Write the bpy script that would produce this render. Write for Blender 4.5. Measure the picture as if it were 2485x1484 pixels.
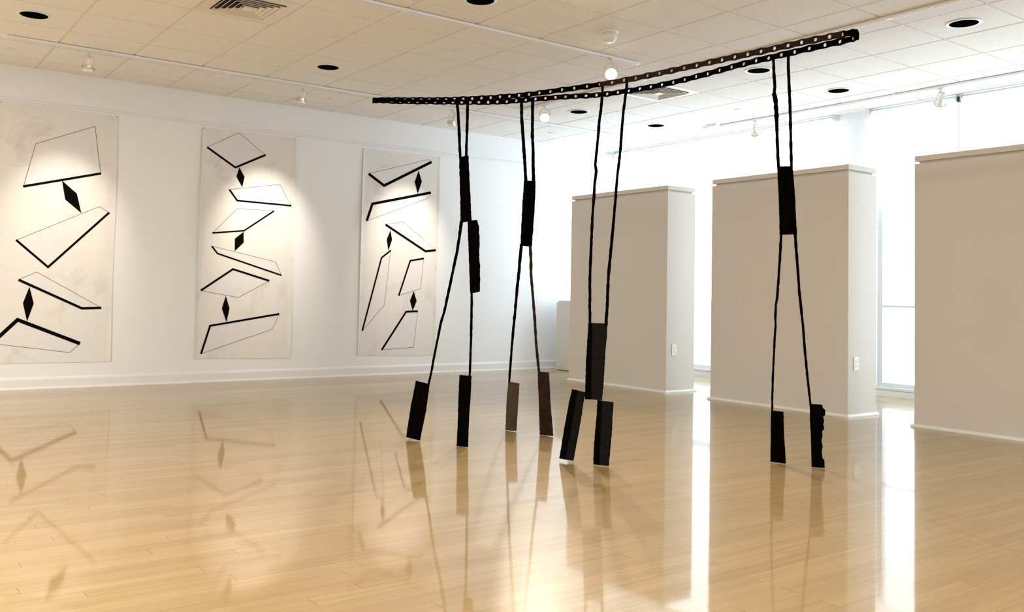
import bpy, bmesh, math, random
from mathutils import Vector, Matrix
random.seed(7)
for o in list(bpy.data.objects): bpy.data.objects.remove(o)
S = bpy.context.scene
C = S.collection

# ------------------------------------------------------------------ camera
CAMH = 0.979
FPX, YAW, PIT, ROL, PX, PY = 2193.333, 0.94600, 0.04140, 0.01990, -44.088, -118.927
_F = Vector((math.cos(PIT)*math.cos(YAW), math.cos(PIT)*math.sin(YAW), math.sin(PIT)))
_r = Vector((math.sin(YAW), -math.cos(YAW), 0)); _u = _r.cross(_F)
_R = math.cos(ROL)*_r + math.sin(ROL)*_u
_U = -math.sin(ROL)*_r + math.cos(ROL)*_u
cam = bpy.data.objects.new('camera', bpy.data.cameras.new('camera')); C.objects.link(cam)
cam.data.sensor_width = 36; cam.data.lens = 36*FPX/2485
cam.data.shift_x = -PX/2485; cam.data.shift_y = PY/2485
cam.data.clip_start = 0.05
cam.matrix_world = Matrix(((_R.x,_U.x,-_F.x,0),(_R.y,_U.y,-_F.y,0),(_R.z,_U.z,-_F.z,CAMH),(0,0,0,1)))
S.camera = cam

# ------------------------------------------------------------------ light of the place
W = bpy.data.worlds.new('world'); S.world = W; W.use_nodes = True
bg = W.node_tree.nodes['Background']; bg.inputs[0].default_value = (0.76, 0.90, 1.0, 1); bg.inputs[1].default_value = 4.0
S.view_settings.view_transform = 'Standard'; S.view_settings.look = 'None'
S.view_settings.exposure = 0.10; S.view_settings.gamma = 1; S.view_settings.use_curve_mapping = False
SHADE_E = 2.1
WARM = (1.0, 0.88, 0.72)
def lamp(kind, loc, target, power, color, **kw):
    d = bpy.data.lights.new('lamp_light', kind); d.energy = power; d.color = color
    for k, v in kw.items(): setattr(d, k, v)
    o = bpy.data.objects.new('lamp_light', d); C.objects.link(o); o.location = loc
    o.rotation_euler = (Vector(target)-Vector(loc)).to_track_quat('-Z', 'Y').to_euler()
    return o
# warm fill lights added under the ceiling, out of view
for x, y, p in ((-1.5, 3.0, 175), (0.5, -1.0, 130), (-2.0, 7.0, 190), (3.5, -2.5, 60)):
    lamp('AREA', (x, y, 2.98), (x, y, 0), p, (1.0, 0.93, 0.82), size=0.9, shape='DISK')

# ------------------------------------------------------------------ helpers
H = 3.037; YW = 9.468; XW = 8.885; XP = 6.938; T = 0.6096; OX, OY = 1.415, 6.668
X0, Y0 = -4.2, -4.4
def ray(x, y): return _F + _R*((x-1242.5-PX)/FPX) - _U*((y-742-PY)/FPX)
def at(x, y, ax, v):
    "point where the sight line meets the real plane axis=v"
    d = ray(x, y); o = Vector((0,0,CAMH)); return o + d*((v-o[ax])/d[ax])
def on_plane(x, y, P, n):
    d = ray(x, y); o = Vector((0,0,CAMH)); return o + d*((P-o).dot(n)/d.dot(n))

def nt(name):
    m = bpy.data.materials.new(name); m.use_nodes = True
    return m, m.node_tree, m.node_tree.nodes['Principled BSDF']
def N(t, typ, **kw):
    n = t.nodes.new(typ)
    for k, v in kw.items():
        if k.startswith('i_'): n.inputs[int(k[2:])].default_value = v
        else: setattr(n, k, v)
    return n
def mat(name, col, rough=0.5, metal=0.0, noise=0.0, nscale=20, emit=None, es=0, spec=0.5, bump=0.0, bscale=200):
    m, t, b = nt(name)
    b.inputs['Base Color'].default_value = (*col, 1); b.inputs['Roughness'].default_value = rough
    b.inputs['Metallic'].default_value = metal; b.inputs['Specular IOR Level'].default_value = spec
    tc = N(t, 'ShaderNodeTexCoord')
    if noise:
        n = N(t, 'ShaderNodeTexNoise'); n.inputs['Scale'].default_value = nscale; n.inputs['Detail'].default_value = 6
        t.links.new(tc.outputs['Object'], n.inputs['Vector'])
        mx = N(t, 'ShaderNodeMix', data_type='RGBA'); mx.inputs[6].default_value = (*[c*(1-noise) for c in col], 1)
        mx.inputs[7].default_value = (*[min(1, c*(1+noise)) for c in col], 1)
        t.links.new(n.outputs['Fac'], mx.inputs[0]); t.links.new(mx.outputs[2], b.inputs['Base Color'])
    if bump:
        n2 = N(t, 'ShaderNodeTexNoise'); n2.inputs['Scale'].default_value = bscale; n2.inputs['Detail'].default_value = 3
        t.links.new(tc.outputs['Object'], n2.inputs['Vector'])
        bp = N(t, 'ShaderNodeBump'); bp.inputs['Strength'].default_value = bump; bp.inputs['Distance'].default_value = 0.002
        t.links.new(n2.outputs['Fac'], bp.inputs['Height']); t.links.new(bp.outputs[0], b.inputs['Normal'])
    if emit:
        b.inputs['Emission Color'].default_value = (*emit, 1); b.inputs['Emission Strength'].default_value = es
    return m

M = {}
M['wall'] = mat('painted_wall', (0.84, 0.86, 0.893), 0.65, noise=0.015, nscale=3, bump=0.15, bscale=180)
M['trim'] = mat('white_gloss_trim', (0.80, 0.80, 0.80), 0.3)
M['part'] = mat('partition_paint', (0.675, 0.635, 0.592), 0.55, noise=0.02, nscale=2.5, bump=0.25, bscale=260)
M['frame'] = mat('window_frame_paint', (0.72, 0.76, 0.78), 0.35)
M['white'] = mat('white_enamel', (0.80, 0.79, 0.77), 0.35)
M['track'] = mat('cool_white_track', (0.88, 0.90, 0.94), 0.4)
M['slot'] = mat('track_slot', (0.12, 0.12, 0.12), 0.5)
M['white_tile'] = mat('painted_metal', (0.76, 0.73, 0.69), 0.4)
M['vent_dark'] = mat('duct_dark', (0.02, 0.018, 0.015), 0.8)
M['black'] = mat('black_baffle', (0.002, 0.002, 0.002), 0.9, spec=0.0)
M['steel'] = mat('blackened_steel', (0.0022, 0.0018, 0.0017), 0.7, 0.0, spec=0.0, noise=0.6, nscale=30, bump=0.8, bscale=90)
M['rust'] = mat('brown_scaled_steel', (0.022, 0.012, 0.007), 0.55, 0.0, spec=0.06, noise=0.8, nscale=18, bump=0.8, bscale=110)
M['greyrust'] = mat('grey_brown_steel', (0.060, 0.043, 0.028), 0.5, 0.0, spec=0.08, noise=0.45, nscale=16, bump=0.6, bscale=90)
M['textured'] = mat('pitted_black_steel', (0.0065, 0.0055, 0.0045), 0.5, 0.0, spec=0.04, noise=0.9, nscale=60, bump=1.0, bscale=70)
M['plastic'] = mat('white_plastic', (0.82, 0.82, 0.80), 0.3)
M['cord'] = mat('grey_cord', (0.35, 0.36, 0.35), 0.5)
M['plinth'] = mat('plinth_paint', (0.66, 0.66, 0.62), 0.5)
M['brkt'] = mat('dark_bracket', (0.01, 0.012, 0.015), 0.5)
M['ink'] = mat('charcoal_ink', (0.004, 0.0035, 0.0035), 0.9, spec=0.0)
M['pencil'] = mat('charcoal_line', (0.16, 0.14, 0.13), 0.9, noise=0.7, nscale=160, spec=0.1)
M['wash'] = mat('pale_lilac_wash', (0.765, 0.755, 0.775), 0.9, noise=0.05, nscale=9, spec=0.1)
M['glow'] = mat('lit_bulb', (1, 1, 1), 0.3, emit=(1.0, 0.86, 0.62), es=16)
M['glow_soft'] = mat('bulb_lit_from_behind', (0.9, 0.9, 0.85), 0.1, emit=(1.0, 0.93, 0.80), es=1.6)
# reflector / lamp glass
m, t, b = nt('bulb_glass'); b.inputs['Base Color'].default_value = (0.8, 0.8, 0.76, 1); b.inputs['Metallic'].default_value = 0.85
b.inputs['Roughness'].default_value = 0.12; M['refl'] = m
# window pane
m = bpy.data.materials.new('clear_pane'); m.use_nodes = True; t = m.node_tree; t.nodes.remove(t.nodes['Principled BSDF'])
tr = N(t, 'ShaderNodeBsdfTransparent'); gl = N(t, 'ShaderNodeBsdfGlossy'); gl.inputs['Roughness'].default_value = 0.02
mx = N(t, 'ShaderNodeMixShader'); mx.inputs[0].default_value = 0.06
t.links.new(tr.outputs[0], mx.inputs[1]); t.links.new(gl.outputs[0], mx.inputs[2]); t.links.new(mx.outputs[0], t.nodes['Material Output'].inputs[0]); M['pane'] = m
# white shade cloth, the daylight behind it put in as its own glow
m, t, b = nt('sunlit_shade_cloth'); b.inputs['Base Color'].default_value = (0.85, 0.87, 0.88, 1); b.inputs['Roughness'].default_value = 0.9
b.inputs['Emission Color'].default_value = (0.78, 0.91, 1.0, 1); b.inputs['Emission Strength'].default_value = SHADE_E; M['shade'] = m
M['shade_sun'] = m.copy(); M['shade_sun'].node_tree.nodes['Principled BSDF'].inputs['Emission Strength'].default_value = SHADE_E*1.4  # same cloth with a stronger glow, added to brighten the far corner wall
# paper
m, t, b = nt('drawing_paper'); b.inputs['Roughness'].default_value = 0.9; b.inputs['Specular IOR Level'].default_value = 0.1
tc = N(t, 'ShaderNodeTexCoord'); n1 = N(t, 'ShaderNodeTexNoise'); n1.inputs['Scale'].default_value = 2.3; n1.inputs['Detail'].default_value = 9; n1.inputs['Roughness'].default_value = 0.72
n1.inputs['Distortion'].default_value = 0.6
t.links.new(tc.outputs['Object'], n1.inputs['Vector'])
rp = N(t, 'ShaderNodeValToRGB'); rp.color_ramp.elements[0].position = 0.30; rp.color_ramp.elements[0].color = (0.64, 0.62, 0.61, 1)
rp.color_ramp.elements[1].position = 0.47; rp.color_ramp.elements[1].color = (0.785, 0.772, 0.762, 1)
t.links.new(n1.outputs['Fac'], rp.inputs[0]); t.links.new(rp.outputs[0], b.inputs['Base Color']); M['paper'] = m
# acoustic tile
m, t, b = nt('acoustic_tile'); b.inputs['Roughness'].default_value = 0.9; b.inputs['Specular IOR Level'].default_value = 0.15
tc = N(t, 'ShaderNodeTexCoord'); n1 = N(t, 'ShaderNodeTexNoise'); n1.inputs['Scale'].default_value = 240; n1.inputs['Detail'].default_value = 2
t.links.new(tc.outputs['Object'], n1.inputs['Vector'])
rp = N(t, 'ShaderNodeValToRGB'); rp.color_ramp.elements[0].position = 0.30; rp.color_ramp.elements[0].color = (0.52, 0.48, 0.42, 1)
rp.color_ramp.elements[1].position = 0.45; rp.color_ramp.elements[1].color = (0.88, 0.865, 0.845, 1)
t.links.new(n1.outputs['Fac'], rp.inputs[0]); t.links.new(rp.outputs[0], b.inputs['Base Color'])
bp = N(t, 'ShaderNodeBump'); bp.inputs['Strength'].default_value = 0.5; bp.inputs['Distance'].default_value = 0.002
t.links.new(n1.outputs['Fac'], bp.inputs['Height']); t.links.new(bp.outputs[0], b.inputs['Normal']); M['tile'] = m
M['tbar'] = mat('ceiling_grid_metal', (0.80, 0.78, 0.74), 0.5)

# maple strip floor
def floor_mat():
    m, t, b = nt('varnished_maple_strips'); L = t.links.new
    tc = N(t, 'ShaderNodeTexCoord'); sp = N(t, 'ShaderNodeSeparateXYZ'); L(tc.outputs['Object'], sp.inputs[0])
    def mth(op, a, bb=None, c=None):
        n = N(t, 'ShaderNodeMath', operation=op)
        for i, v in enumerate((a, bb, c)):
            if v is None: continue
            if isinstance(v, (int, float)): n.inputs[i].default_value = v
            else: L(v, n.inputs[i])
        return n.outputs[0]
    WID, LEN = 0.075, 1.2
    yr = mth('DIVIDE', sp.outputs[1], WID); row = mth('FLOOR', yr); fy = mth('SUBTRACT', yr, row)
    wn = N(t, 'ShaderNodeTexWhiteNoise', noise_dimensions='1D'); L(row, wn.inputs['W'])
    xs = mth('ADD', mth('DIVIDE', sp.outputs[0], LEN), mth('MULTIPLY', wn.outputs['Value'], 7.3)); col = mth('FLOOR', xs); fx = mth('SUBTRACT', xs, col)
    cb = N(t, 'ShaderNodeCombineXYZ'); L(row, cb.inputs[0]); L(col, cb.inputs[1])
    w2 = N(t, 'ShaderNodeTexWhiteNoise', noise_dimensions='2D'); L(cb.outputs[0], w2.inputs['Vector'])
    rp = N(t, 'ShaderNodeValToRGB'); e = rp.color_ramp.elements
    e[0].position = 0; e[0].color = (0.395, 0.274, 0.126, 1); e[1].position = 1; e[1].color = (0.45, 0.325, 0.157, 1)
    k = e.new(0.5); k.color = (0.422, 0.30, 0.141, 1)
    L(w2.outputs['Value'], rp.inputs[0])
    # grain, long along the strip
    mp = N(t, 'ShaderNodeMapping'); mp.inputs['Scale'].default_value = (1.6, 55, 1)
    ad = N(t, 'ShaderNodeVectorMath', operation='ADD'); L(tc.outputs['Object'], ad.inputs[0])
    sc = N(t, 'ShaderNodeVectorMath', operation='SCALE'); L(w2.outputs['Color'], sc.inputs[0]); sc.inputs['Scale'].default_value = 5.0; L(sc.outputs[0], ad.inputs[1])
    L(ad.outputs[0], mp.inputs[0]); gn = N(t, 'ShaderNodeTexNoise'); gn.inputs['Scale'].default_value = 1.0; gn.inputs['Detail'].default_value = 5; L(mp.outputs[0], gn.inputs['Vector'])
    g = N(t, 'ShaderNodeMix', data_type='RGBA', blend_type='MULTIPLY'); g.inputs[0].default_value = 1
    gr = N(t, 'ShaderNodeValToRGB'); gr.color_ramp.elements[0].position = 0.3; gr.color_ramp.elements[0].color = (0.84, 0.80, 0.74, 1); gr.color_ramp.elements[1].position = 0.65
    L(gn.outputs['Fac'], gr.inputs[0]); L(rp.outputs[0], g.inputs[6]); L(gr.outputs[0], g.inputs[7])
    # seams
    sy = mth('LESS_THAN', mth('MINIMUM', fy, mth('SUBTRACT', 1.0, fy)), 0.012)
    sx = mth('LESS_THAN', mth('MINIMUM', fx, mth('SUBTRACT', 1.0, fx)), 0.0011)
    seam = mth('MAXIMUM', mth('MULTIPLY', sy, 0.30), mth('MULTIPLY', sx, 0.65))
    s = N(t, 'ShaderNodeMix', data_type='RGBA'); L(seam, s.inputs[0]); L(g.outputs[2], s.inputs[6]); s.inputs[7].default_value = (0.13, 0.07, 0.03, 1)
    L(s.outputs[2], b.inputs['Base Color'])
    # every strip lies at its own tiny tilt, and the varnish has a slow ripple
    geo = N(t, 'ShaderNodeNewGeometry')
    sb = N(t, 'ShaderNodeVectorMath', operation='SUBTRACT'); L(w2.outputs['Color'], sb.inputs[0]); sb.inputs[1].default_value = (0.5, 0.5, 0.5)
    ml = N(t, 'ShaderNodeVectorMath', operation='MULTIPLY'); L(sb.outputs[0], ml.inputs[0]); ml.inputs[1].default_value = (0.0004, 0.0008, 0)
    n3 = N(t, 'ShaderNodeTexNoise'); n3.inputs['Scale'].default_value = 2.0; n3.inputs['Detail'].default_value = 2; L(tc.outputs['Object'], n3.inputs['Vector'])
    s3 = N(t, 'ShaderNodeVectorMath', operation='SUBTRACT'); L(n3.outputs['Color'], s3.inputs[0]); s3.inputs[1].default_value = (0.5, 0.5, 0.5)
    m3 = N(t, 'ShaderNodeVectorMath', operation='MULTIPLY'); L(s3.outputs[0], m3.inputs[0]); m3.inputs[1].default_value = (0.0012, 0.0016, 0)
    a1 = N(t, 'ShaderNodeVectorMath', operation='ADD'); L(geo.outputs['Normal'], a1.inputs[0]); L(ml.outputs[0], a1.inputs[1])
    a2 = N(t, 'ShaderNodeVectorMath', operation='ADD'); L(a1.outputs[0], a2.inputs[0]); L(m3.outputs[0], a2.inputs[1])
    nn = N(t, 'ShaderNodeVectorMath', operation='NORMALIZE'); L(a2.outputs[0], nn.inputs[0]); L(nn.outputs[0], b.inputs['Normal'])
    # varnish: a sharp and a hazy sheen over the same wood
    b.inputs['Roughness'].default_value = 0.05; b.inputs['IOR'].default_value = 1.6
    b2 = N(t, 'ShaderNodeBsdfPrincipled'); b2.inputs['Roughness'].default_value = 0.285; b2.inputs['IOR'].default_value = 1.6
    L(s.outputs[2], b2.inputs['Base Color']); L(nn.outputs[0], b2.inputs['Normal'])
    ms = N(t, 'ShaderNodeMixShader'); ms.inputs[0].default_value = 0.27
    L(b.outputs[0], ms.inputs[1]); L(b2.outputs[0], ms.inputs[2]); L(ms.outputs[0], t.nodes['Material Output'].inputs[0])
    return m
M['floor'] = floor_mat()

def link(name, bm, m, parent=None, kind=None, smooth=False):
    me = bpy.data.meshes.new(name)
    bmesh.ops.recalc_face_normals(bm, faces=bm.faces)
    bm.to_mesh(me); bm.free()
    ms = m if isinstance(m, (list, tuple)) else [m]
    for k in ms: me.materials.append(M[k] if isinstance(k, str) else k)
    if smooth:
        for p in me.polygons: p.use_smooth = True
    o = bpy.data.objects.new(name, me); C.objects.link(o)
    if parent:
        o.parent = parent; o.matrix_parent_inverse = Matrix.Identity(4)
    if kind: o['kind'] = kind
    return o
def thing(name, label, cat, loc=(0,0,0), group=None, kind=None):
    o = bpy.data.objects.new(name, None); C.objects.link(o); o.location = loc; o.empty_display_size = 0.1
    if kind: o['kind'] = kind
    else: o['label'] = label; o['category'] = cat
    if group: o['group'] = group
    return o
def tag(o, label, cat, group=None):
    o['label'] = label; o['category'] = cat
    if group: o['group'] = group
    return o
def box(bm, x0, x1, y0, y1, z0, z1, mi=0, rot=None):
    v = [bm.verts.new((x, y, z)) for z in (z0, z1) for y in (y0, y1) for x in (x0, x1)]
    if rot is not None:
        for w in v: w.co = rot @ w.co
    fs = [(0,1,3,2),(4,6,7,5),(0,4,5,1),(2,3,7,6),(0,2,6,4),(1,5,7,3)]
    for f in fs:
        fc = bm.faces.new([v[i] for i in f]); fc.material_index = mi
    return v
def lathe(bm, prof, n=24, rot=None, mi=0, cap=True):
    rings = []
    for r, z in prof:
        ring = []
        for k in range(n):
            a = 2*math.pi*k/n; p = Vector((r*math.cos(a), r*math.sin(a), z))
            ring.append(bm.verts.new(rot @ p if rot is not None else p))
        rings.append(ring)
    for a, b in zip(rings, rings[1:]):
        for k in range(n):
            f = bm.faces.new((a[k], a[(k+1) % n], b[(k+1) % n], b[k])); f.material_index = mi; f.smooth = True
    if cap:
        for ring in (rings[0], rings[-1]):
            try: bm.faces.new(ring).material_index = mi
            except ValueError: pass
def tube(bm, pts, rad, n=6, mi=0, jit=0.0, flat=1.0, ref=Vector((0,0,1))):
    rings = []
    for i, p in enumerate(pts):
        p = Vector(p); a = Vector(pts[max(0, i-1)]); b = Vector(pts[min(len(pts)-1, i+1)]); tg = (b-a).normalized()
        s = tg.cross(ref if abs(tg.dot(ref)) < 0.95 else Vector((1,0,0))).normalized(); q = s.cross(tg).normalized()
        r = rad[i] if isinstance(rad, (list, tuple)) else rad
        ring = []
        for k in range(n):
            an = 2*math.pi*(k+0.5)/n; rr = r*(1+random.uniform(-jit, jit))
            ring.append(bm.verts.new(p + s*math.cos(an)*rr + q*math.sin(an)*rr*flat))
        rings.append(ring)
    for a, b in zip(rings, rings[1:]):
        for k in range(n):
            f = bm.faces.new((a[k], a[(k+1) % n], b[(k+1) % n], b[k])); f.material_index = mi
    bm.faces.new(rings[0]).material_index = mi; bm.faces.new(rings[-1]).material_index = mi
def bev(o, w=0.003, seg=2):
    md = o.modifiers.new('bevel', 'BEVEL'); md.width = w; md.segments = seg; md.limit_method = 'ANGLE'; return o

# ------------------------------------------------------------------ setting
bm = bmesh.new(); box(bm, X0, XW, Y0, YW, -0.06, 0.0); link('floor', bm, 'floor', kind='structure')

# ceiling: sunk metal grid, tegular tiles hanging a little below it
VENTS = {(1, -1), (8, -1)}
CANS = [(-1,1),(3,1),(8,1),(10,1),(8,-3),(10,-3),(8,-6),(3,-3),(10,-6)]
bm = bmesh.new()
box(bm, X0, XW, Y0, YW, H+0.007, H+0.06, 1)
G = 0.0085
i0 = math.floor((X0-OX)/T); i1 = math.ceil((XW-OX)/T); j0 = math.floor((Y0-OY)/T); j1 = math.ceil((YW-OY)/T)
for i in range(i0, i1):
    for j in range(j0, j1):
        xa, xb = max(OX+i*T+G, X0), min(OX+(i+1)*T-G, XW); ya, yb = max(OY+j*T+G, Y0), min(OY+(j+1)*T-G, YW)
        if xb-xa < 0.02 or yb-ya < 0.02 or (i, j) in VENTS: continue
        e = random.uniform(-0.0035, -0.0010)
        b0 = 0.001
        lo = [bm.verts.new(p) for p in ((xa+b0,ya+b0,H+e),(xb-b0,ya+b0,H+e),(xb-b0,yb-b0,H+e),(xa+b0,yb-b0,H+e))]
        hi = [bm.verts.new(p) for p in ((xa,ya,H+0.0069),(xb,ya,H+0.0069),(xb,yb,H+0.0069),(xa,yb,H+0.0069))]
        bm.faces.new(lo)
        for k in range(4): bm.faces.new((lo[k], lo[(k+1) % 4], hi[(k+1) % 4], hi[k]))
link('ceiling', bm, ['tile', 'tbar'], kind='structure')

# walls
bm = bmesh.new(); box(bm, X0, XW+0.2, YW, YW+0.15, 0, H+0.06)
link('wall_left', bm, 'wall', kind='structure')
bm = bmesh.new(); box(bm, X0-0.15, X0, Y0-0.15, YW+0.15, 0, H+0.06); link('wall_back', bm, 'wall', kind='structure')
bm = bmesh.new(); box(bm, X0, XW+0.2, Y0-0.15, Y0, 0, H+0.06); link('wall_right', bm, 'wall', kind='structure')
# window wall with two openings either side of a pilaster
WIN = [(5.90, 9.30), (-3.6, 5.40)]  # right opening extended out of view, bare there, to let in more daylight
SILL = 0.085; HEAD = 2.99
bm = bmesh.new()
box(bm, XW, XW+0.2, Y0, YW, HEAD, H+0.06); box(bm, XW, XW+0.2, Y0, YW, 0, SILL)
box(bm, XW, XW+0.2, 9.30, YW, SILL, HEAD); box(bm, XW, XW+0.2, 5.40, 5.90, SILL, HEAD); box(bm, XW, XW+0.2, Y0, -3.6, SILL, HEAD)
link('wall_far', bm, 'wall', kind='structure')
for k, (ya, yb) in enumerate(WIN):
    w = bpy.data.objects.new('window_%d' % (k+1), None); C.objects.link(w); w['kind'] = 'structure'; w.location = (XW, ya, 0)
    L = yb-ya; bm = bmesh.new(); f = 0.05
    box(bm, 0.05, 0.12, 0, f, SILL, HEAD); box(bm, 0.05, 0.12, L-f, L, SILL, HEAD)
    box(bm, 0.05, 0.12, f, L-f, SILL, SILL+f); box(bm, 0.05, 0.12, f, L-f, HEAD-f, HEAD)
    link('window_frame', bm, 'frame', w)
    bm = bmesh.new(); box(bm, 0.045, 0.125, f, L-f, 0.925 if k else 0.82, 0.948 if k else 0.955)
    link('window_rail', bm, 'frame', w)
    bm = bmesh.new(); box(bm, 0.084, 0.090, f, L-f, SILL+f, HEAD-f); link('window_pane', bm, 'pane', w)
    bm = bmesh.new(); box(bm, -0.012, 0.05, 0.0, L, SILL-0.018, SILL+0.006); link('window_sill', bm, 'trim', w)

# baseboards and rail on the long left wall, simple base on the far wall
def moulding(name, prof, a, b, axis='x', m='trim', parent=None, kind='structure', sgn=1):
    """prof: (out, z) pairs; runs along an axis from a to b"""
    bm = bmesh.new(); ra = []; rb = []
    for (d, z) in prof:
        if axis == 'x': ra.append(bm.verts.new((a[0], a[1]-d*sgn, z))); rb.append(bm.verts.new((b[0], b[1]-d*sgn, z)))
        else: ra.append(bm.verts.new((a[0]-d*sgn, a[1], z))); rb.append(bm.verts.new((b[0]-d*sgn, b[1], z)))
    n = len(prof)
    for k in range(n): bm.faces.new((ra[k], ra[(k+1) % n], rb[(k+1) % n], rb[k]))
    bm.faces.new(ra); bm.faces.new(list(reversed(rb)))
    return link(name, bm, m, parent, kind)
BASE = [(0,0),(0.030,0),(0.029,0.010),(0.024,0.018),(0.016,0.022),(0.014,0.088),(0.010,0.102),(0.004,0.112),(0,0.114)]
moulding('baseboard_left', BASE, (X0, YW), (XW, YW))
moulding('trim_1', [(0,2.702),(0.018,2.704),(0.020,2.716),(0.014,2.724),(0,2.726)], (X0, YW), (XW, YW), m='wall')
moulding('baseboard_far', [(0,0),(0.018,0),(0.016,0.014),(0.010,0.06),(0,0.065)], (XW, Y0), (XW, YW-0.03), axis='y')

# roller shades
def shade(y0, y1, zb, label, cloth='shade'):
    th = thing('roller_shade', label, 'window shade', (XW-0.05, y0, 2.995), 'white roller shades on the window wall')
    L = y1-y0; zt = 0.0
    bm = bmesh.new(); rot = Matrix.Rotation(-math.pi/2, 4, 'X')
    lathe(bm, [(0.024, 0), (0.024, L)], 20, rot); link('roller', bm, 'trim', th)
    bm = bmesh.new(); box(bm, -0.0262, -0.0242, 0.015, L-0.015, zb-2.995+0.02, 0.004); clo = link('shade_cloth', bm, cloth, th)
    bm = bmesh.new(); box(bm, -0.031, -0.019, 0.012, L-0.012, zb-2.995-0.01, zb-2.995+0.022); bev(link('hem_bar', bm, 'shade', clo))
    for s in (0, 1):
        bm = bmesh.new(); yy = -0.010 if s == 0 else L+0.002
        box(bm, -0.03, 0.05, yy, yy+0.008, -0.03, 0.04)
        link('bracket', bm, 'frame', th)
    return th
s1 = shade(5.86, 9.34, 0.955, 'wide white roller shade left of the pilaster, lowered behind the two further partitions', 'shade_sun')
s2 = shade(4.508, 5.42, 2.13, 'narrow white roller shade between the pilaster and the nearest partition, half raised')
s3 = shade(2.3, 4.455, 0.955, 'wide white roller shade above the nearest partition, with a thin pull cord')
bm = bmesh.new(); box(bm, -0.045, 0.0, 2.166, 2.191, -0.045, 0.01)
bm2 = link('clutch', bm, 'brkt', s3); bev(bm2, 0.006); bm2['label'] = 'small black clutch'
bm = bmesh.new(); tube(bm, [(-0.03, 2.175, -0.04), (-0.031, 2.175, -1.0), (-0.03, 2.175, -1.9)], 0.0035, 6); link('pull_cord', bm, 'cord', s3)

# ------------------------------------------------------------------ free standing partitions
def partition(ya, yb, depth, label, outlet_z=None):
    "ya > yb, front face on x = XP"
    th = thing('partition', label, 'partition wall', (XP, ya, 0), None)
    W_ = ya-yb; hh = 2.151; g0, g1 = 2.088, 2.108; r = 0.026
    bm = bmesh.new(); box(bm, 0, depth, -W_, 0, 0, g0); link('body', bm, 'part', th)
    bm = bmesh.new(); box(bm, r, depth-r, -W_+r, -r, g0, g1); link('reveal', bm, 'part', th)
    bm = bmesh.new(); box(bm, 0, depth, -W_, 0, g1, hh); bev(link('cap', bm, 'part', th), 0.0015)
    # flush base board with a faint top line
    bm = bmesh.new(); e = 0.002
    box(bm, -e, 0, -W_-e, e, 0, 0.105); box(bm, depth, depth+e, -W_-e, e, 0, 0.105)
    box(bm, 0, depth, -W_-e, -W_, 0, 0.105); box(bm, 0, depth, 0, e, 0, 0.105)
    link('base_board', bm, 'part', th)
    # quarter round shoe moulding, mitred
    bm = bmesh.new(); rings = []
    prof = [(0.0, 0.0), (0.020, 0.0), (0.020, 0.006), (0.0175, 0.014), (0.010, 0.021), (0.0, 0.024)]
    for cx, cy, sx, sy in ((0,0,-1,1),(depth,0,1,1),(depth,-W_,1,-1),(0,-W_,-1,-1)):
        rings.append([bm.verts.new((cx+sx*(e+d), cy+sy*(e+d), z)) for d, z in prof])
    for k in range(4):
        a, b2 = rings[k], rings[(k+1) % 4]
        for q in range(len(prof)-1): bm.faces.new((a[q], a[q+1], b2[q+1], b2[q]))
    link('shoe_moulding', bm, 'trim', th)
    if outlet_z:
        ox, oz = outlet_z
        bm = bmesh.new(); box(bm, ox-0.036, ox+0.036, -W_-0.007, -W_, oz-0.058, oz+0.058)
        pl = bev(link('outlet_plate', bm, 'plastic', th), 0.003); pl['label'] = 'white duplex outlet plate'
        for dz in (-0.020, 0.020):
            bm = bmesh.new(); rot = Matrix.Translation((ox, -W_-0.006, oz+dz)) @ Matrix.Rotation(math.pi/2, 4, 'X')
            lathe(bm, [(0.0165, 0), (0.0165, 0.003)], 18, rot)
            box(bm, ox-0.0075, ox-0.0055, -W_-0.0097, -W_-0.0089, oz+dz-0.002, oz+dz+0.007, 1)
            box(bm, ox+0.0055, ox+0.0075, -W_-0.0097, -W_-0.0089, oz+dz-0.002, oz+dz+0.006, 1)
            box(bm, ox-0.0025, ox+0.0025, -W_-0.0097, -W_-0.0089, oz+dz-0.010, oz+dz-0.006, 1)
            link('socket', bm, ['plastic', 'slot'], pl)
    return th
partition(8.070, 6.545, 0.42, 'freestanding beige-grey partition wall furthest away, left of the three, outlet on its bright side', (0.115, 0.44))
partition(5.955, 4.465, 0.42, 'freestanding beige-grey partition wall in the middle, behind the rightmost sculpture figure', (0.115, 0.45))
partition(3.880, 2.37, 0.42, 'freestanding beige-grey partition wall cut off by the right picture edge, nearest of the three')

# low white plinth behind the furthest partition
th = thing('plinth', 'low white display plinth in the far corner, mostly hidden by the furthest partition', 'plinth', (7.745, 9.285, 0))
bm = bmesh.new(); box(bm, 0, 0.5, -0.62, 0, 0.006, 0.895); link('body', bm, 'plinth', th)
bm = bmesh.new(); box(bm, 0.012, 0.49, -0.61, -0.022, 0.895, 0.915); link('top_board', bm, 'plinth', th)
bm = bmesh.new(); box(bm, 0.02, 0.48, -0.60, -0.02, 0, 0.006); link('base', bm, 'slot', th)

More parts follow.
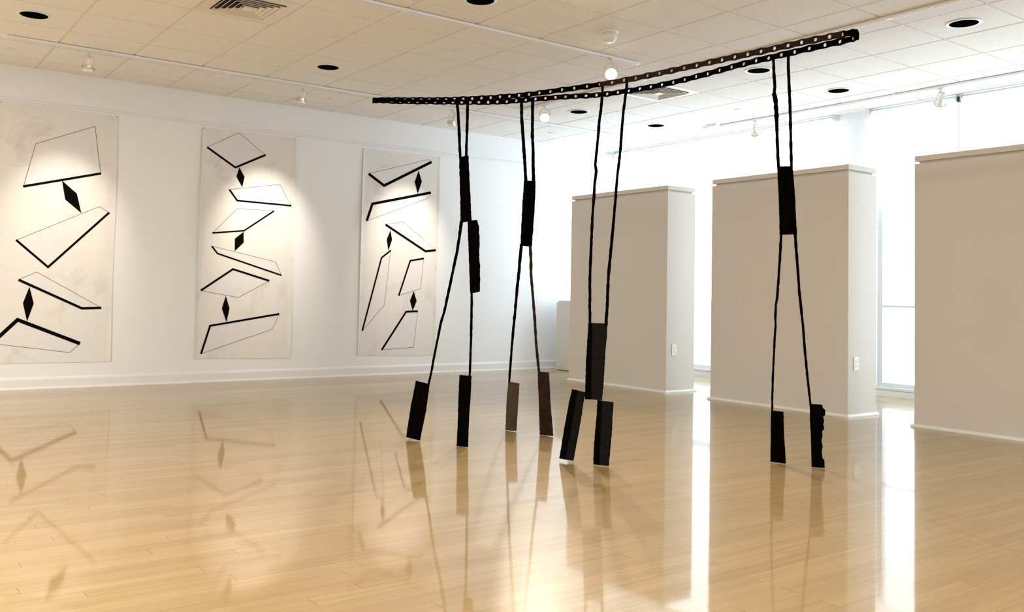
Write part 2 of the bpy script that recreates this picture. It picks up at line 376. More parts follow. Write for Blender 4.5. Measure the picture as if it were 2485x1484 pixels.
# ------------------------------------------------------------------ drawings on the left wall
def drawing(corners, off, sc, items, label, curl=0.02, left_ext=None):
    """corners: TL,TR,BR,BL wall positions (x,z); items in zoom coordinates"""
    th = thing('drawing', label, 'drawing', (corners[3][0], YW, corners[3][1]), 'large charcoal drawings on the left wall')
    ox, oz = th.location.x, th.location.z
    TL, TR, BR, BL = [Vector((c[0]-ox, 0, c[1]-oz)) for c in corners]
    NU, NV = 60, 30
    def surf(x, z):
        # x,z local; returns distance off the wall: a lazy curl at the left edge, slight lift at the right
        v = z/2.44; xl = BL.x+(TL.x-BL.x)*v; xr = BR.x+(TR.x-BR.x)*v
        u = (x-xl)/(xr-xl)
        d = 0.004 + curl*max(0, 1-max(0, u)/0.05)**2*(0.35+0.65*math.sin(math.pi*min(1, max(0, 1-v)*1.05))**2)*(1.0 if v < 0.97 else 0.5)
        d += curl*0.45*max(0, 1-max(0, 1-u)/0.04)**2*(0.4+0.6*math.sin(5*v+1)**2)
        return d
    bm = bmesh.new(); grid = []
    for jv in range(NV+1):
        v = jv/NV; row = []
        for iu in range(NU+1):
            u = iu/NU; u2 = u
            wob = 0.004*math.sin(7*v+1)*(1-u)+0.003*math.sin(9*v+2)*u
            p = (BL*(1-u2)+BR*u2)*(1-v)+(TL*(1-u2)+TR*u2)*v
            x = p.x+wob; z = p.z+0.003*math.sin(6*u)
            row.append(bm.verts.new((x, -surf(x, z), z)))
        grid.append(row)
    for jv in range(NV):
        for iu in range(NU): bm.faces.new((grid[jv][iu], grid[jv][iu+1], grid[jv+1][iu+1], grid[jv+1][iu]))
    def W2(p):
        q = at(off[0]+p[0]/sc, off[1]+p[1]/sc, 1, YW-0.004); return (q.x-ox, q.z-oz)
    def poly(pts, mi, lift):
        # fan in small pieces so the ink follows the sheet
        P = [W2(p) for p in pts]
        vs = [bm.verts.new((x, -surf(x, z)-lift, z)) for x, z in P]
        f = bm.faces.new(vs); f.material_index = mi
    def band(a, b, w, mi, lift, w2=None):
        a = Vector(W2(a)); b = Vector(W2(b)); d = (b-a); L = d.length; d.normalize(); n = Vector((-d.y, d.x)); w2 = w2 or w
        K = max(2, int(L/0.05)); prev = None
        for k in range(K+1):
            c = a+(b-a)*(k/K); ww = (w+(w2-w)*k/K)/2*(1+random.uniform(-0.05, 0.05))
            p, q = c+n*ww, c-n*ww
            cur = (bm.verts.new((p.x, -surf(p.x, p.y)-lift, p.y)), bm.verts.new((q.x, -surf(q.x, q.y)-lift, q.y)))
            if prev: bm.faces.new((prev[0], prev[1], cur[1], cur[0])).material_index = mi
            prev = cur
    def thick_path(pts, th_, lift):
        th_ *= 1.12
        P = [Vector(W2(p)) for p in pts]
        # ink band below/inside the path with mitred corners
        n = len(P); half = th_/2; left = []; right = []
        for k in range(n):
            d1 = (P[k]-P[k-1]).normalized() if k > 0 else (P[1]-P[0]).normalized()
            d2 = (P[k+1]-P[k]).normalized() if k < n-1 else d1
            n1 = Vector((-d1.y, d1.x)); n2 = Vector((-d2.y, d2.x)); mm = (n1+n2); mm.normalize()
            c = max(0.35, mm.dot(n1)); left.append(P[k]+mm*half/c); right.append(P[k]-mm*half/c)
        for k in range(n-1):
            quad = [left[k], right[k], right[k+1], left[k+1]]
            K = max(2, int((P[k+1]-P[k]).length/0.06)); prev = None
            for q in range(K+1):
                a = left[k].lerp(left[k+1], q/K); b = right[k].lerp(right[k+1], q/K)
                cur = (bm.verts.new((a.x, -surf(a.x, a.y)-lift, a.y)), bm.verts.new((b.x, -surf(b.x, b.y)-lift, b.y)))
                if prev: bm.faces.new((prev[0], prev[1], cur[1], cur[0])).material_index = 1
                prev = cur
    for it in items:
        kd = it[0]
        if kd == 'S':   # outline quad, thick path, thickness (m)
            poly(it[1], 3, 0.0006)
            q = it[1]
            for a, b in zip(q, q[1:]+q[:1]): band(a, b, 0.0045, 2, 0.0012)
            thick_path(it[2], it[3], 0.0020)
        else:
            poly(it[1], 1, 0.0024)
    sh = link('sheet', bm, ['paper', 'ink', 'pencil', 'wash'], th)
    for c in (TL, TR):
        bm = bmesh.new(); rot = Matrix.Translation((c.x+(0.012 if c is TL else -0.012), -0.004-surf(c.x, c.z), c.z-0.012)) @ Matrix.Rotation(math.pi/2, 4, 'X')
        lathe(bm, [(0.0045, -0.001), (0.0045, 0.004), (0.002, 0.005)], 10, rot)
        link('push_pin', bm, 'slot', sh)
    return th
drawing([(1.12, 2.684), (2.176, 2.678), (2.185, 0.246), (1.12, 0.246)], (0, 230), 2.215, [
  ('S', [(192,263),(511,169),(541,424),(126,492)], [(124,492),(543,422)], 0.020),
  ('D', [(333,460),(413,530),(437,635),(350,562)]),
  ('S', [(88,780),(534,600),(586,632),(258,925)], [(86,779),(258,925),(587,632)], 0.018),
  ('S', [(100,993),(197,951),(544,1143),(441,1146)], [(99,993),(441,1147),(544,1144)], 0.021),
  ('D', [(158,1030),(181,1120),(145,1218),(123,1118)]),
  ('S', [(-40,1336),(94,1210),(428,1335),(375,1384)], [(-52,1342),(94,1208),(430,1336)], 0.030),
  ], 'large charcoal drawing of stacked slabs, leftmost of the three, partly cut by the picture edge', 0.012)
drawing([(3.012, 2.672), (4.060, 2.681), (4.061, 0.231), (3.006, 0.249)], (460, 280), 2.394, [
  ('S', [(103,184),(287,100),(441,229),(266,301)], [(102,184),(266,302),(442,229)], 0.019),
  ('D', [(289,300),(319,357),(306,417),(272,355)]),
  ('S', [(232,430),(524,400),(590,523),(277,493)], [(231,430),(277,494),(591,524)], 0.017),
  ('S', [(133,682),(278,541),(490,553),(316,668)], [(132,682),(316,669),(491,554)], 0.015),
  ('D', [(314,675),(314,738),(262,788),(263,715)]),
  ('S', [(129,758),(500,850),(533,928),(162,800)], [(129,758),(162,801),(534,928)], 0.015),
  ('S', [(66,1017),(252,892),(462,960),(283,1057)], [(65,1016),(252,892),(463,960)], 0.019),
  ('D', [(210,1047),(232,1120),(214,1200),(187,1120)]),
  ('S', [(66,1383),(118,1221),(520,1152),(481,1241)], [(66,1384),(119,1221),(521,1152)], 0.019),
  ], 'large charcoal drawing of stacked slabs in the middle, between the other two drawings', 0.030)
drawing([(4.900, 2.663), (5.968, 2.674), (5.949, 0.220), (4.894, 0.235)], (460, 280), 2.394, [
  ('S', [(1042,338),(1387,256),(1405,270),(1130,406)], [(1040,338),(1130,407),(1406,270)], 0.029),
  ('D', [(1331,320),(1349,385),(1325,455),(1308,385)]),
  ('S', [(1030,612),(1062,513),(1400,449),(1392,478)], [(1029,612),(1062,513),(1402,448)], 0.028),
  ('S', [(1138,633),(1240,618),(1428,779),(1370,788)], [(1138,633),(1370,788),(1430,782)], 0.024),
  ('D', [(1167,665),(1176,722),(1155,785),(1145,720)]),
  ('S', [(1003,1250),(1115,826),(1168,784),(1132,1100)], [(1003,1250),(1115,826),(1169,783)], 0.018),
  ('S', [(1216,1045),(1282,843),(1360,830),(1342,1005)], [(1215,1046),(1282,843),(1361,830)], 0.019),
  ('D', [(1302,1020),(1319,1077),(1296,1133),(1280,1075)]),
  ('S', [(1117,1360),(1258,1139),(1325,1136),(1302,1346)], [(1116,1361),(1258,1139),(1326,1136)], 0.021),
  ], 'large charcoal drawing of stacked slabs nearest the far corner, with one long narrow upright slab', 0.026)

# ------------------------------------------------------------------ ceiling fittings
for i, j in CANS:
    cx, cy = OX+(i+0.5)*T, OY+(j+0.5)*T
    where = {(-1,1):'at the top left corner above the leftmost drawing', (3,1):'above the middle drawing, beyond the left lighting track', (8,1):'just below the far end of the sculpture ribbon',
             (10,1):'nearest the far corner of the room', (8,-3):'right behind the sculpture ribbon at its right figure', (10,-3):'above the middle partition, close to the window track',
             (8,-6):'large in the top right corner', (3,-3):'cut off by the top edge of the picture', (10,-6):'cut off by the right edge of the picture'}[(i, j)]
    th = thing('recessed_downlight', 'round black recessed downlight with white rim, '+where, 'ceiling light', (cx, cy, H), 'recessed downlights in the tiled ceiling')
    bm = bmesh.new(); lathe(bm, [(0.112,0.002),(0.121,-0.004),(0.119,-0.008),(0.101,-0.009),(0.097,-0.006),(0.097,0.001)], 40, cap=False); link('trim_ring', bm, 'trim', th)
    bm = bmesh.new(); lathe(bm, [(0.098,-0.0068),(0.090,-0.0060),(0.001,-0.0058)], 40, cap=True); link('baffle', bm, 'black', th)
for (i, j), where in {(-1,3):'at the left picture edge above the leftmost drawing', (4,3):'between the left lighting track and the wall', (4,-1):'in the middle of the ceiling near the long white track',
                      (9,3):'in the far corner near the lit spotlight', (10,-1):'near the window wall, left of the right sculpture figure'}.items():
    bm = bmesh.new(); lathe(bm, [(0.040,0.002),(0.042,-0.003),(0.041,-0.008),(0.030,-0.010),(0.001,-0.010)], 28)
    o = link('sprinkler_cover', bm, 'white_tile', smooth=False); o.location = (OX+(i+0.5)*T, OY+(j+0.5)*T, H)
    tag(o, 'white sprinkler disc '+where, 'sprinkler', 'sprinkler covers on the ceiling')
# smoke detector
th = thing('smoke_detector', 'white domed smoke detector on the ceiling above the lit track spotlight', 'smoke detector', (OX+5.5*T-0.01, OY-2.5*T-0.02, H))
bm = bmesh.new(); lathe(bm, [(0.070,0.001),(0.070,-0.014),(0.064,-0.020),(0.060,-0.020)], 32); link('base', bm, 'plastic', th, smooth=False)
bm = bmesh.new(); lathe(bm, [(0.060,-0.020),(0.060,-0.050),(0.055,-0.066),(0.042,-0.080),(0.024,-0.088),(0.001,-0.090)], 32); link('dome', bm, 'plastic', th)
# small box near window track
bm = bmesh.new(); box(bm, -0.05, 0.05, -0.08, 0.08, -0.035, 0.0)
o = bev(link('junction_box', bm, 'plastic'), 0.004); o.location = (8.30, 7.12, H); tag(o, 'small white junction box on the ceiling beside the end of the window track', 'ceiling box')
# square air diffusers
def diffuser(i, j, label):
    cx, cy = OX+(i+0.5)*T, OY+(j+0.5)*T
    th = thing('air_diffuser', label, 'air vent', (cx, cy, H), 'square ceiling air diffusers')
    h = T/2-0.0085; o_ = 0.215
    bm = bmesh.new()
    for a in ((-h,h,-h,-o_),(-h,h,o_,h),(-h,-o_,-o_,o_),(o_,h,-o_,o_)): box(bm, a[0],a[1],a[2],a[3], -0.002, 0.006)
    link('face_plate', bm, 'white_tile', th)
    bm = bmesh.new(); box(bm, -o_, o_, -o_, o_, 0.0045, 0.0062); link('duct_opening', bm, 'vent_dark', th)
    # nested louvre cones, each a sloping square ring
    rr = [0.210, 0.172, 0.134, 0.096, 0.058]
    for k, r1 in enumerate(rr):
        bm = bmesh.new(); r2 = r1-0.020
        vs = []
        for r_, z in ((r1, -0.012), (r2, 0.004), (r2-0.0015, 0.0035), (r1-0.003, -0.014)):
            vs.append([bm.verts.new((sx*r_, sy*r_, z)) for sx, sy in ((-1,-1),(1,-1),(1,1),(-1,1))])
        for a, b2 in zip(vs, vs[1:]+vs[:1]):
            for q in range(4): bm.faces.new((a[q], a[(q+1) % 4], b2[(q+1) % 4], b2[q]))
        link('louvre', bm, 'white_tile', th)
    bm = bmesh.new(); box(bm, -0.036, 0.036, -0.036, 0.036, -0.012, -0.008); link('centre_plate', bm, 'white_tile', th)
diffuser(1, -1, 'square white ceiling air diffuser cut off by the top picture edge at the left')
diffuser(8, -1, 'square white ceiling air diffuser behind the middle of the sculpture ribbon')

# lighting tracks
ZT = H-0.026
def track(a, b, label):
    a = Vector((*a, H)); b = Vector((*b, H)); L = (b-a).length; ang = math.atan2(b.y-a.y, b.x-a.x)
    th = thing('lighting_track', label, 'lighting track', a, 'white lighting tracks on the ceiling'); th.rotation_euler = (0, 0, ang)
    w = 0.018
    bm = bmesh.new()
    box(bm, 0, L, -w, -0.008, -0.026, -0.006); box(bm, 0, L, 0.008, w, -0.026, -0.006); box(bm, 0, L, -0.008, 0.008, -0.014, -0.006)
    rail = link('rail', bm, 'track', th)
    bm = bmesh.new(); box(bm, 0.01, L-0.01, -0.008, 0.008, -0.0155, -0.0141); link('conductor_slot', bm, 'slot', rail)
    for x0 in (-0.03, L-0.01):
        bm = bmesh.new(); box(bm, x0, x0+0.04, -w-0.002, w+0.002, -0.027, 0.0); link('end_cap', bm, 'track', th)
    x = 1.83
    while x < L-0.3:
        bm = bmesh.new(); box(bm, x, x+0.04, -w-0.001, w+0.001, -0.0272, -0.005); x += 2.44
        link('joiner', bm, 'track', th)
    return th
track((1.02, 8.34), (7.85, 8.34), 'long white lighting track parallel to the left wall, above the drawings')
track((-3.5, 5.64), (5.56, 5.64), 'long white lighting track running over the middle of the room to the lit spotlight')
track((6.03, 7.85), (6.03, -3.0), 'white lighting track behind the sculpture ribbon, browned by warm light')
track((8.36, 7.29), (8.36, -2.0), 'long white lighting track beside the window wall')

# track spotlights
def spotlight(loc, aim, label, lit=0, power=0, cone=50, parts='glow_soft', spin=None):
    loc = Vector(loc); aim = Vector(aim)
    th = thing('track_spotlight', label, 'spotlight', loc, 'track spotlights on the ceiling tracks')
    d = (aim-loc); az = math.atan2(d.y, d.x) if spin is None else spin
    bm = bmesh.new(); box(bm, -0.016, 0.016, -0.026, 0.026, -0.016, 0.0); lathe(bm, [(0.010,-0.016),(0.010,-0.040)], 12); bev(link('adapter', bm, 'white', th), 0.002)
    # U shaped yoke, in the plane across the aim direction
    Rz = Matrix.Rotation(az, 4, 'Z')
    pts = []
    for k in range(13):
        a = math.pi*k/12; pts.append(Rz @ Vector((0, -0.052*math.cos(a), -0.083+0.043*math.sin(a))))
    pts = [Rz @ Vector((0, -0.052, -0.125))]+pts+[Rz @ Vector((0, 0.052, -0.125))]
    bm = bmesh.new(); tube(bm, pts, 0.0075, 6, flat=0.45, ref=(Rz @ Vector((1,0,0)))); link('yoke', bm, 'white', th)
    # lamp: neck, bowl, lens along local -Z turned to the aim
    piv = Vector((0, 0, -0.122)); q = (aim-(loc+piv)).to_track_quat('-Z', 'Y').to_matrix().to_4x4()
    A = Matrix.Translation(piv) @ q
    bm = bmesh.new(); lathe(bm, [(0.017,0.075),(0.021,0.072),(0.021,0.020),(0.025,0.005)], 24, A); link('socket_neck', bm, 'white', th)
    bm = bmesh.new(); lathe(bm, [(0.022,0.012),(0.030,-0.004),(0.044,-0.022),(0.052,-0.034),(0.053,-0.040),(0.050,-0.040)], 28, A, cap=False); bowl = link('reflector_bowl', bm, 'refl', th)
    bm = bmesh.new(); lathe(bm, [(0.050,-0.0385),(0.030,-0.043),(0.001,-0.045)], 28, A); link('bulb', bm, 'glow' if lit else parts, bowl)
    bm = bmesh.new(); lathe(bm, [(0.054,-0.030),(0.056,-0.030),(0.056,-0.043),(0.054,-0.043)], 28, A, cap=False); link('ring', bm, 'white', bowl)
    # looped supply cord from stem to the back of the lamp
    e = A @ Vector((0, 0, 0.075)); s = Vector((0.004, 0, -0.03)); side = Rz @ Vector((-0.035, 0.018, 0))
    cp = []
    for k in range(11):
        t_ = k/10; cp.append(s*(1-t_)**3+(s+side*1.2+Vector((0,0,-0.02)))*3*t_*(1-t_)**2+(e+side+Vector((0,0,0.03)))*3*t_*t_*(1-t_)+e*t_**3)
    bm = bmesh.new(); tube(bm, cp, 0.0022, 5); link('cord', bm, 'cord', th)
    if power:
        dirv = (aim-(loc+piv)).normalized(); p = loc+piv+dirv*0.055
        lamp('SPOT', p, aim, power, WARM, spot_size=math.radians(cone), spot_blend=1.0, shadow_soft_size=0.03)
    return th
def tp(x, y): return at(x, y, 2, ZT)
fx = [(1.66, 'leftmost, aimed at the leftmost drawing'), (3.63, 'aimed at the middle drawing'), (5.42, 'behind the upper rods of the left sculpture figure')]
tgt = [(1.70, 1.52), (3.72, 1.58), (5.50, 1.56)]
for (x, lb), (tx, tz), pw in zip(fx, tgt, (95, 150, 140)):
        spotlight((x, 8.34, ZT), (tx, YW, tz), 'white spotlight on the left wall track, '+lb, 0, pw, 50)
a1 = tp(1472, 146); spotlight((a1.x, 5.64, ZT), (2.9, 3.2, 0.9), 'brightly lit track spotlight at the end of the middle track, touching the sculpture ribbon', 1, 200, 85)
a2 = tp(1316, 254); spotlight((6.03, a2.y, ZT), (3.5, 4.4, 0.3), 'brightly lit track spotlight below the sculpture ribbon, on the track behind it', 1, 360, 72)
a3 = tp(1830, 292); spotlight((8.36, a3.y, ZT), (8.9, a3.y+0.25, 2.3), 'unlit white track spotlight on the window track, left of the right sculpture figure', 0, 0, parts='refl', spin=math.radians(-20))
a4 = tp(2281, 213); spotlight((8.36, a4.y, ZT), (8.75, a4.y+0.45, 2.3), 'unlit white track spotlight on the window track, right, above the nearest partition', 0, 0, parts='refl', spin=math.radians(-20))

# ------------------------------------------------------------------ the steel sculpture
ZB = 2.329
z3 = lambda l: [(880+x/4.946, y/4.946) for x, y in l]
z4 = lambda l: [(1380+x/4.946, y/4.946) for x, y in l]
z5 = lambda l: [(1880+x/4.088, y/4.088) for x, y in l]
near = z3([(315,1197),(410,1197),(503,1197),(602,1197),(700,1197),(800,1198),(898,1197),(1000,1195),(1103,1192),(1207,1187),(1313,1182),(1427,1180),(1540,1172),(1648,1162),(1760,1155),(1877,1145),(1997,1135),(2120,1115),(2248,1097),(2393,1080)]) \
     + z4([(65,1058),(217,1037),(385,1012),(525,990),(667,962),(807,940),(947,908),(1088,880),(1237,847),(1388,815),(1538,782),(1692,750),(1842,715),(1995,683),(2147,650),(2308,617)]) \
     + z5([(5,480),(130,450),(268,420),(405,392),(547,363),(683,338)])
far = z3([(252,1211),(350,1215),(452,1217),(553,1219),(660,1220),(765,1221),(872,1222),(978,1223),(1087,1224),(1193,1225),(1287,1226),(1392,1228),(1507,1228),(1617,1225),(1732,1220),(1845,1210),(1958,1198),(2073,1188),(2195,1178),(2317,1167),(2434,1160)]) \
    + z4([(83,1153),(207,1150),(337,1143),(463,1132),(592,1107),(722,1088),(855,1066),(987,1043),(1122,1020),(1257,987),(1393,957),(1532,920),(1672,884),(1812,845),(1958,803),(2103,760),(2250,730),(2403,693)]) \
    + z5([(67,545),(195,515),(325,485),(520,440),(655,415),(785,380)])
NP = [at(x, y, 2, ZB) for x, y in near]; FP = [at(x, y, 2, ZB) for x, y in far]
def smooth(P, n=2):
    for _ in range(n):
        P = [P[0]]+[(P[k-1]+P[k]*2+P[k+1])/4 for k in range(1, len(P)-1)]+[P[-1]]
    return P
NP = smooth(NP, 2); FP = smooth(FP, 2)
sculpt = thing('sculpture', 'tall black steel sculpture of four leggy figures carrying a long perforated ribbon', 'sculpture', (3.6, 4.3, 0))
SL = Vector((3.6, 4.3, 0))
def path_band(P, holes, name='perforated_band', m='steel'):
    """strip standing on edge along P; a round hole at every flagged point; edges swell a little at each hole"""
    n = len(P); cum = [0]
    for a, b in zip(P, P[1:]): cum.append(cum[-1]+(b-a).length)
    def pos(s):
        s = min(max(s, 0), cum[-1]-1e-6)
        k = max(i for i in range(n) if cum[i] <= s); k = min(k, n-2)
        f = (s-cum[k])/max(1e-9, cum[k+1]-cum[k]); return P[k].lerp(P[k+1], f)
    def nrm(s):
        a = pos(s-0.02); b = pos(s+0.02); d = b-a; return Vector((-d.y, d.x, 0)).normalized()
    hw, thk, hr = 0.0168, 0.006, 0.0098
    bm = bmesh.new(); K = 24
    for i in range(n):
        s0 = (cum[i-1]+cum[i])/2 if i else cum[0]; s1 = (cum[i]+cum[i+1])/2 if i < n-1 else cum[-1]
        c = cum[i]
        def V(s, tz, side):
            swell = 1+0.10*math.cos(math.pi*min(1, abs(s-c)/max(0.01, (s1-s0)/2)))
            wob = 0.0012*math.sin(s*41+side)
            p = pos(s)-SL; nn = nrm(s)*(thk/2)*side
            zz = tz*swell if abs(tz) > 0.012 else tz
            return bm.verts.new((p.x+nn.x, p.y+nn.y, p.z+zz+wob))
        if holes[i] and s1-s0 > 0.03:
            outer = []
            for k in range(K):
                a = 2*math.pi*k/K; ca, sa = math.cos(a), math.sin(a)
                # project to the rectangle
                wL, wR = c-s0, s1-c
                wx = wR if ca > 0 else wL
                tt = min(wx/abs(ca) if abs(ca) > 1e-6 else 1e9, hw/abs(sa) if abs(sa) > 1e-6 else 1e9)
                outer.append((c+ca*tt, sa*tt))
            # exact corners
            cor = [(s1, hw), (s0, hw), (s0, -hw), (s1, -hw)]
            for cc in cor:
                kk = min(range(K), key=lambda q: (outer[q][0]-cc[0])**2+(outer[q][1]-cc[1])**2); outer[kk] = cc
            sides = []
            for side in (1, -1):
                o_ = [V(s, z, side) for s, z in outer]; i_ = [V(c+hr*math.cos(2*math.pi*k/K), hr*1.08*math.sin(2*math.pi*k/K), side) for k in range(K)]
                for k in range(K): bm.faces.new((o_[k], o_[(k+1) % K], i_[(k+1) % K], i_[k]))
                sides.append((o_, i_))
            for k in range(K):
                bm.faces.new((sides[0][1][k], sides[0][1][(k+1) % K], sides[1][1][(k+1) % K], sides[1][1][k]))
                if abs(outer[k][1]) > hw-1e-5 and abs(outer[(k+1) % K][1]) > hw-1e-5 and outer[k][1]*outer[(k+1) % K][1] > 0:
                    bm.faces.new((sides[0][0][k], sides[0][0][(k+1) % K], sides[1][0][(k+1) % K], sides[1][0][k]))
        else:
            Q = 4; rows = []
            for q in range(Q+1):
                s = s0+(s1-s0)*q/Q
                rows.append([V(s, hw, 1), V(s, -hw, 1), V(s, -hw, -1), V(s, hw, -1)])
            for a, b in zip(rows, rows[1:]):
                for q in range(4): bm.faces.new((a[q], a[(q+1) % 4], b[(q+1) % 4], b[q]))
    bmesh.ops.remove_doubles(bm, verts=bm.verts, dist=0.0004)
    return link(name, bm, m, sculpt)
endL = [at(x, y, 2, ZB) for x, y in ((908, 242.5), (904.5, 244), (912, 244.5))]
endR = [at(x, y, 2, ZB) for x, y in ((2070, 79), (2080, 80), (2083.5, 87), (2081.5, 91))]
split = 22  # the front run turns brown from this hole on
path_band(NP[:split+1], [1]*(split+1))
o = path_band(NP[split:], [0]+[1]*(len(NP)-split-1), m='rust'); o['label'] = 'brown rusted front run of the perforated band'
path_band(FP, [1]*len(FP))
path_band([NP[-1]]+endR[:3]+[FP[-1]], [0,0,0,0,0], 'band_end')
path_band([NP[0], at(925, 242, 2, ZB)]+endL+[FP[0]], [0,0,1,0,0,0], 'band_end')

def figure(topA, topB, ftL, ftR, strip_off=0.0):
    """plane of a figure through its two contact points on the floor and its place on the band"""
    a = at(*topA, 2, ZB); b = at(*topB, 2, ZB); L = at(*ftL, 2, 0.003); R_ = at(*ftR, 2, 0.003)
    e1 = (R_-L); top = (a+b)/2; n = e1.cross(top-(L+R_)/2).normalized()
    if n.dot(Vector((0,0,CAMH))-top) < 0: n = -n
    return a, b, L, n
def resample(P, rows):
    y0, y1 = P[0][1], P[-1][1]; out = []
    # parameterise by running length so ragged edges keep their notches
    cum = [0]
    for p, q in zip(P, P[1:]): cum.append(cum[-1]+math.hypot(q[0]-p[0], q[1]-p[1]))
    for k in range(rows+1):
        s = cum[-1]*k/rows; i = 0
        while i < len(P)-2 and cum[i+1] < s: i += 1
        f = (s-cum[i])/max(1e-6, cum[i+1]-cum[i]); out.append((P[i][0]+(P[i+1][0]-P[i][0])*f, P[i][1]+(P[i+1][1]-P[i][1])*f))
    return out
def plate(name, fig, off, sc, left, right, seam=None, m='steel', thick=0.010, rows=36, jit=0.35, fold=0.022, label=None):
    _, _, P0, n = fig; g = lambda p: (off[0]+p[0]/sc, off[1]+p[1]/sc)
    Lp = resample([g(p) for p in left], rows); Rp = resample([g(p) for p in right], rows)
    Sp = resample([g(p) for p in seam], rows) if seam else None
    bm = bmesh.new(); rings = []
    for k in range(rows+1):
        j = jit if 0 < k < rows else 0
        l = (Lp[k][0]+random.uniform(-j, j), Lp[k][1]); r = (Rp[k][0]+random.uniform(-j, j), Rp[k][1])
        pts = [l]+([Sp[k]] if Sp else [((l[0]+r[0])/2, (l[1]+r[1])/2)])+[r]
        V = [on_plane(x, y, P0, n) for x, y in pts]
        if Sp: V[1] = V[1]+n*fold*(0.6)
        fr = [v+n*0.0 for v in V]; bk = [v-n*thick for v in reversed(V)]
        ring = []
        for v in fr+bk:
            v = v-SL; v.z = max(v.z, 0.002); ring.append(bm.verts.new(v))
        rings.append(ring)
    for a, b in zip(rings, rings[1:]):
        for q in range(6):
            f = bm.faces.new((a[q], a[(q+1) % 6], b[(q+1) % 6], b[q]))
            if Sp and q == 1: f.material_index = 1
    bm.faces.new(rings[0]); bm.faces.new(rings[-1])
    o = link(name, bm, [m, 'textured'] if Sp else m, sculpt)
    if label: o['label'] = label
    return o
def rod(fig, segs, width, start=None, m='steel'):
    """segs: picture-plane trace points -> laid on the line between 3D end points; width in px list (start, end)"""
    _, _, P0, n = fig
    pts = segs; E = on_plane(*pts[-1], P0, n)
    St = start if start is not None else on_plane(*pts[0], P0, n)
    y0, y1 = pts[0][1], pts[-1][1]
    dense = []
    for p, q in zip(pts, pts[1:]):
        K = max(1, int(abs(q[1]-p[1])/7))
        for k in range(K): dense.append((p[0]+(q[0]-p[0])*k/K, p[1]+(q[1]-p[1])*k/K))
    dense.append(pts[-1])
    dS = (St-Vector((0,0,CAMH))).dot(_F); dE = (E-Vector((0,0,CAMH))).dot(_F)
    P = []; Rr = []
    for x, y in dense:
        f = (y-y0)/(y1-y0); inv = (1/dS)*(1-f)+(1/dE)*f; dep = 1/inv
        p = Vector((0,0,CAMH))+ray(x, y)*dep
        P.append(p-SL-n*0.004); Rr.append(max(0.003, (width[0]+(width[1]-width[0])*f)/FPX*dep/2*1.16))
    Rr = [r*(1+random.uniform(-0.13, 0.13)) for r in Rr]
    bm = bmesh.new(); tube(bm, P, Rr, 7, jit=0.10)
    return link('rod', bm, m, sculpt)
ZA = lambda l: [(960+x/2.967, 220+y/2.967) for x, y in l]
ZAb = lambda l: [(960+x/2.967, 700+y/2.967) for x, y in l]
ZC = lambda l: [(1330+x/2.559, 180+y/2.559) for x, y in l]
ZCb = lambda l: [(1330+x/2.967, 700+y/2.967) for x, y in l]
ZD = lambda l: [(1700+x/2.473, 120+y/2.473) for x, y in l]
ZDb = lambda l: [(1700+x/2.969, 700+y/2.969) for x, y in l]
# figure furthest left
F1 = figure((1108,242),(1137,241),(1017.5,1069),(1134,1084.5))
rod(F1, [(1107,241)]+ZA([(441,95),(447,150),(452,240),(458,330),(458,385),(465,490)]), (6.3,6.3), F1[0])
rod(F1, [(1135,240)]+ZA([(517,95),(515,180),(512,290),(508,400),(506,485)]), (6.3,6.3), F1[1])
plate('torso_plate', F1, (960,220), 2.967, [(457,480),(461,640),(466,830),(467,948)], [(519,464),(527,640),(535,800),(542,934)], jit=0.6)
rod(F1, ZA([(472,935),(458,1040),(440,1160),(412,1290)])+ZAb([(365,90),(347,170),(322,250),(303,350),(275,490),(257,590),(235,690)]), (7,4.6))
plate('ragged_plate', F1, (960,220), 2.967, [(518,936),(522,1080),(530,1290),(537,1458)], [(582,929),(587,956),(596,972),(594,1000),(598,1040),(600,1110),(596,1140),(598,1180),(596,1200),(603,1260),(601,1330),(604,1350),(601,1444)], rows=60, jit=0.5)
rod(F1, ZA([(545,1440)])+ZAb([(545,20),(546,110),(543,260),(540,400),(535,520),(531,640)]), (5.6,5.2))
plate('foot_plate', F1, (960,700), 2.967, [(146,662),(130,740),(112,830),(95,940),(75,1067)], [(240,686),(215,870),(190,990),(170,1092)])
plate('foot_plate', F1, (960,700), 2.967, [(459,621),(452,780),(447,960),(439,1136)], [(541,627),(535,760),(525,900),(520,1020),(516,1140)])
# second figure
F2 = figure((1264,243.5),(1292,240.5),(1251,1046),(1341,1058))
rod(F2, [(1264,243)]+ZA([(904,85),(906,200),(915,320),(920,400),(927,500),(936,655)]), (7,7), F2[0])
rod(F2, [(1291.5,240.5)]+ZA([(985,75),(983,240),(983,330),(988,430),(988,540),(992,660)]), (7,7), F2[1])
plate('torso_plate', F2, (960,220), 2.967, [(925,645),(920,720),(912,820),(905,960),(898,1115)], [(1002,650),(1000,760),(992,900),(985,1000),(975,1122)], jit=0.5)
rod(F2, ZA([(904,1105),(895,1200),(887,1300)])+ZAb([(873,0),(868,60),(858,170),(845,300),(833,440),(825,550),(815,680)]), (7,5))
rod(F2, ZA([(966,1110),(972,1200),(973,1320)])+ZAb([(982,0),(990,100),(1000,220),(1008,370),(1020,500),(1032,612)]), (6.6,5.6), m='rust')
plate('foot_plate', F2, (960,700), 2.967, [(812,668),(800,780),(795,900),(790,1020)], [(886,681),(880,790),(873,900),(865,1024)], m='greyrust', label='grey-brown foot plate')
plate('foot_plate', F2, (960,700), 2.967, [(1023,597),(1024,680),(1030,780),(1033,920),(1038,1055)], [(1098,602),(1105,700),(1110,820),(1122,960),(1131,1060)], m='rust', label='dark brown foot plate')
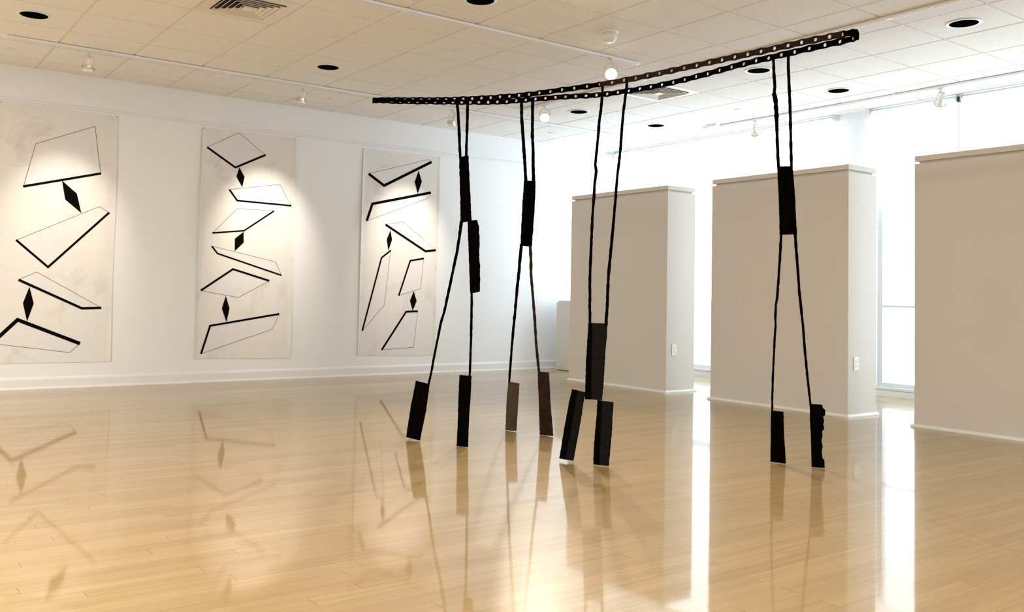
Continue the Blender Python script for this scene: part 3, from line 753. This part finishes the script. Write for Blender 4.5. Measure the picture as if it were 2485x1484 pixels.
# third figure, nearest
F3 = figure((1462,204),(1521,193.5),(1389,1121),(1476,1131))
rod(F3, [(1462.5,203)]+ZC([(337,90),(335,130),(328,210),(317,290),(311,370),(303,450),(296,520),(292,560),(298,600),(288,680),(284,760),(278,830),(272,930),(268,1030),(264,1130),(260,1210),(258,1300),(259,1380),(257,1440)])+ZCb([(300,180),(301,258)]), (6,6), F3[0])
rod(F3, [(1521,193)]+ZC([(486,90),(480,130),(468,220),(457,340),(449,460),(440,540),(428,640),(420,740),(412,840),(402,950),(393,1050),(383,1150),(374,1250),(369,1350),(366,1440)])+ZCb([(420,180),(417,262)]), (6,6.5), F3[1])
plate('torso_plate', F3, (1330,700), 2.967, [(290,249),(280,400),(272,540),(268,680),(265,795)], [(423,249),(420,330),(410,440),(403,560),(395,680),(385,803)], [(325,249),(323,400),(320,600),(316,797)], jit=0.5)
plate('foot_plate', F3, (1330,700), 2.967, [(173,722),(150,820),(130,930),(115,1010),(97,1120),(80,1222)], [(266,744),(250,820),(240,900),(222,1000),(200,1120),(178,1238)], [(220,733),(196,880),(160,1080),(132,1230)], jit=0.4)
plate('foot_plate', F3, (1330,700), 2.967, [(355,800),(350,900),(340,1010),(330,1130),(325,1264)], [(467,816),(460,930),(455,1040),(445,1150),(433,1276)], [(393,806),(388,950),(382,1110),(376,1270)], jit=0.4)
# right figure
F4 = figure((1876,138),(1914,130),(1906,1124.5),(2001,1135.5))
rod(F4, [(1875.5,138)]+ZD([(437,80),(440,150),(445,220),(440,265)]), (6,7.5), F4[0])
F4e = on_plane(*ZD([(440,265)])[0], F4[2], F4[3])
rod(F4, ZD([(439,262),(450,310),(455,400),(457,480),(460,560),(463,640),(468,712)]), (9.5,6), None)
rod(F4, [(1912.5,130)]+ZD([(525,70),(527,150),(532,250),(536,350),(539,450),(541,560),(545,712)]), (6.5,6.5), F4[1])
plate('torso_plate', F4, (1700,120), 2.473, [(460,701),(463,790),(468,880),(472,1000),(474,1112)], [(550,700),(557,780),(565,880),(570,1000),(577,1108)], jit=0.4)
rod(F4, ZD([(483,1100),(478,1200),(472,1300),(467,1380),(461,1440)])+ZDb([(556,0),(552,60),(541,120),(538,200),(540,270),(533,350),(526,500),(520,640),(516,760),(515,895)]), (5.6,4.2))
rod(F4, ZD([(566,1100),(573,1200),(581,1300),(588,1400)])+ZDb([(708,0),(722,130),(737,270),(750,440),(766,610),(780,740),(792,845)]), (6.5,4.6))
plate('foot_plate', F4, (1700,700), 2.969, [(508,880),(505,980),(505,1100),(503,1246)], [(595,890),(597,980),(601,1080),(607,1170),(612,1260)])
plate('foot_plate', F4, (1700,700), 2.969, [(787,833),(788,950),(794,1050),(798,1200),(800,1284)], [(872,838),(880,862),(897,880),(895,917),(881,920),(888,958),(881,985),(890,1000),(885,1022),(873,1025),(877,1060),(869,1100),(878,1138),(871,1180),(876,1222),(890,1242),(893,1292)], rows=60, jit=0.2, label='foot plate with ragged edge')
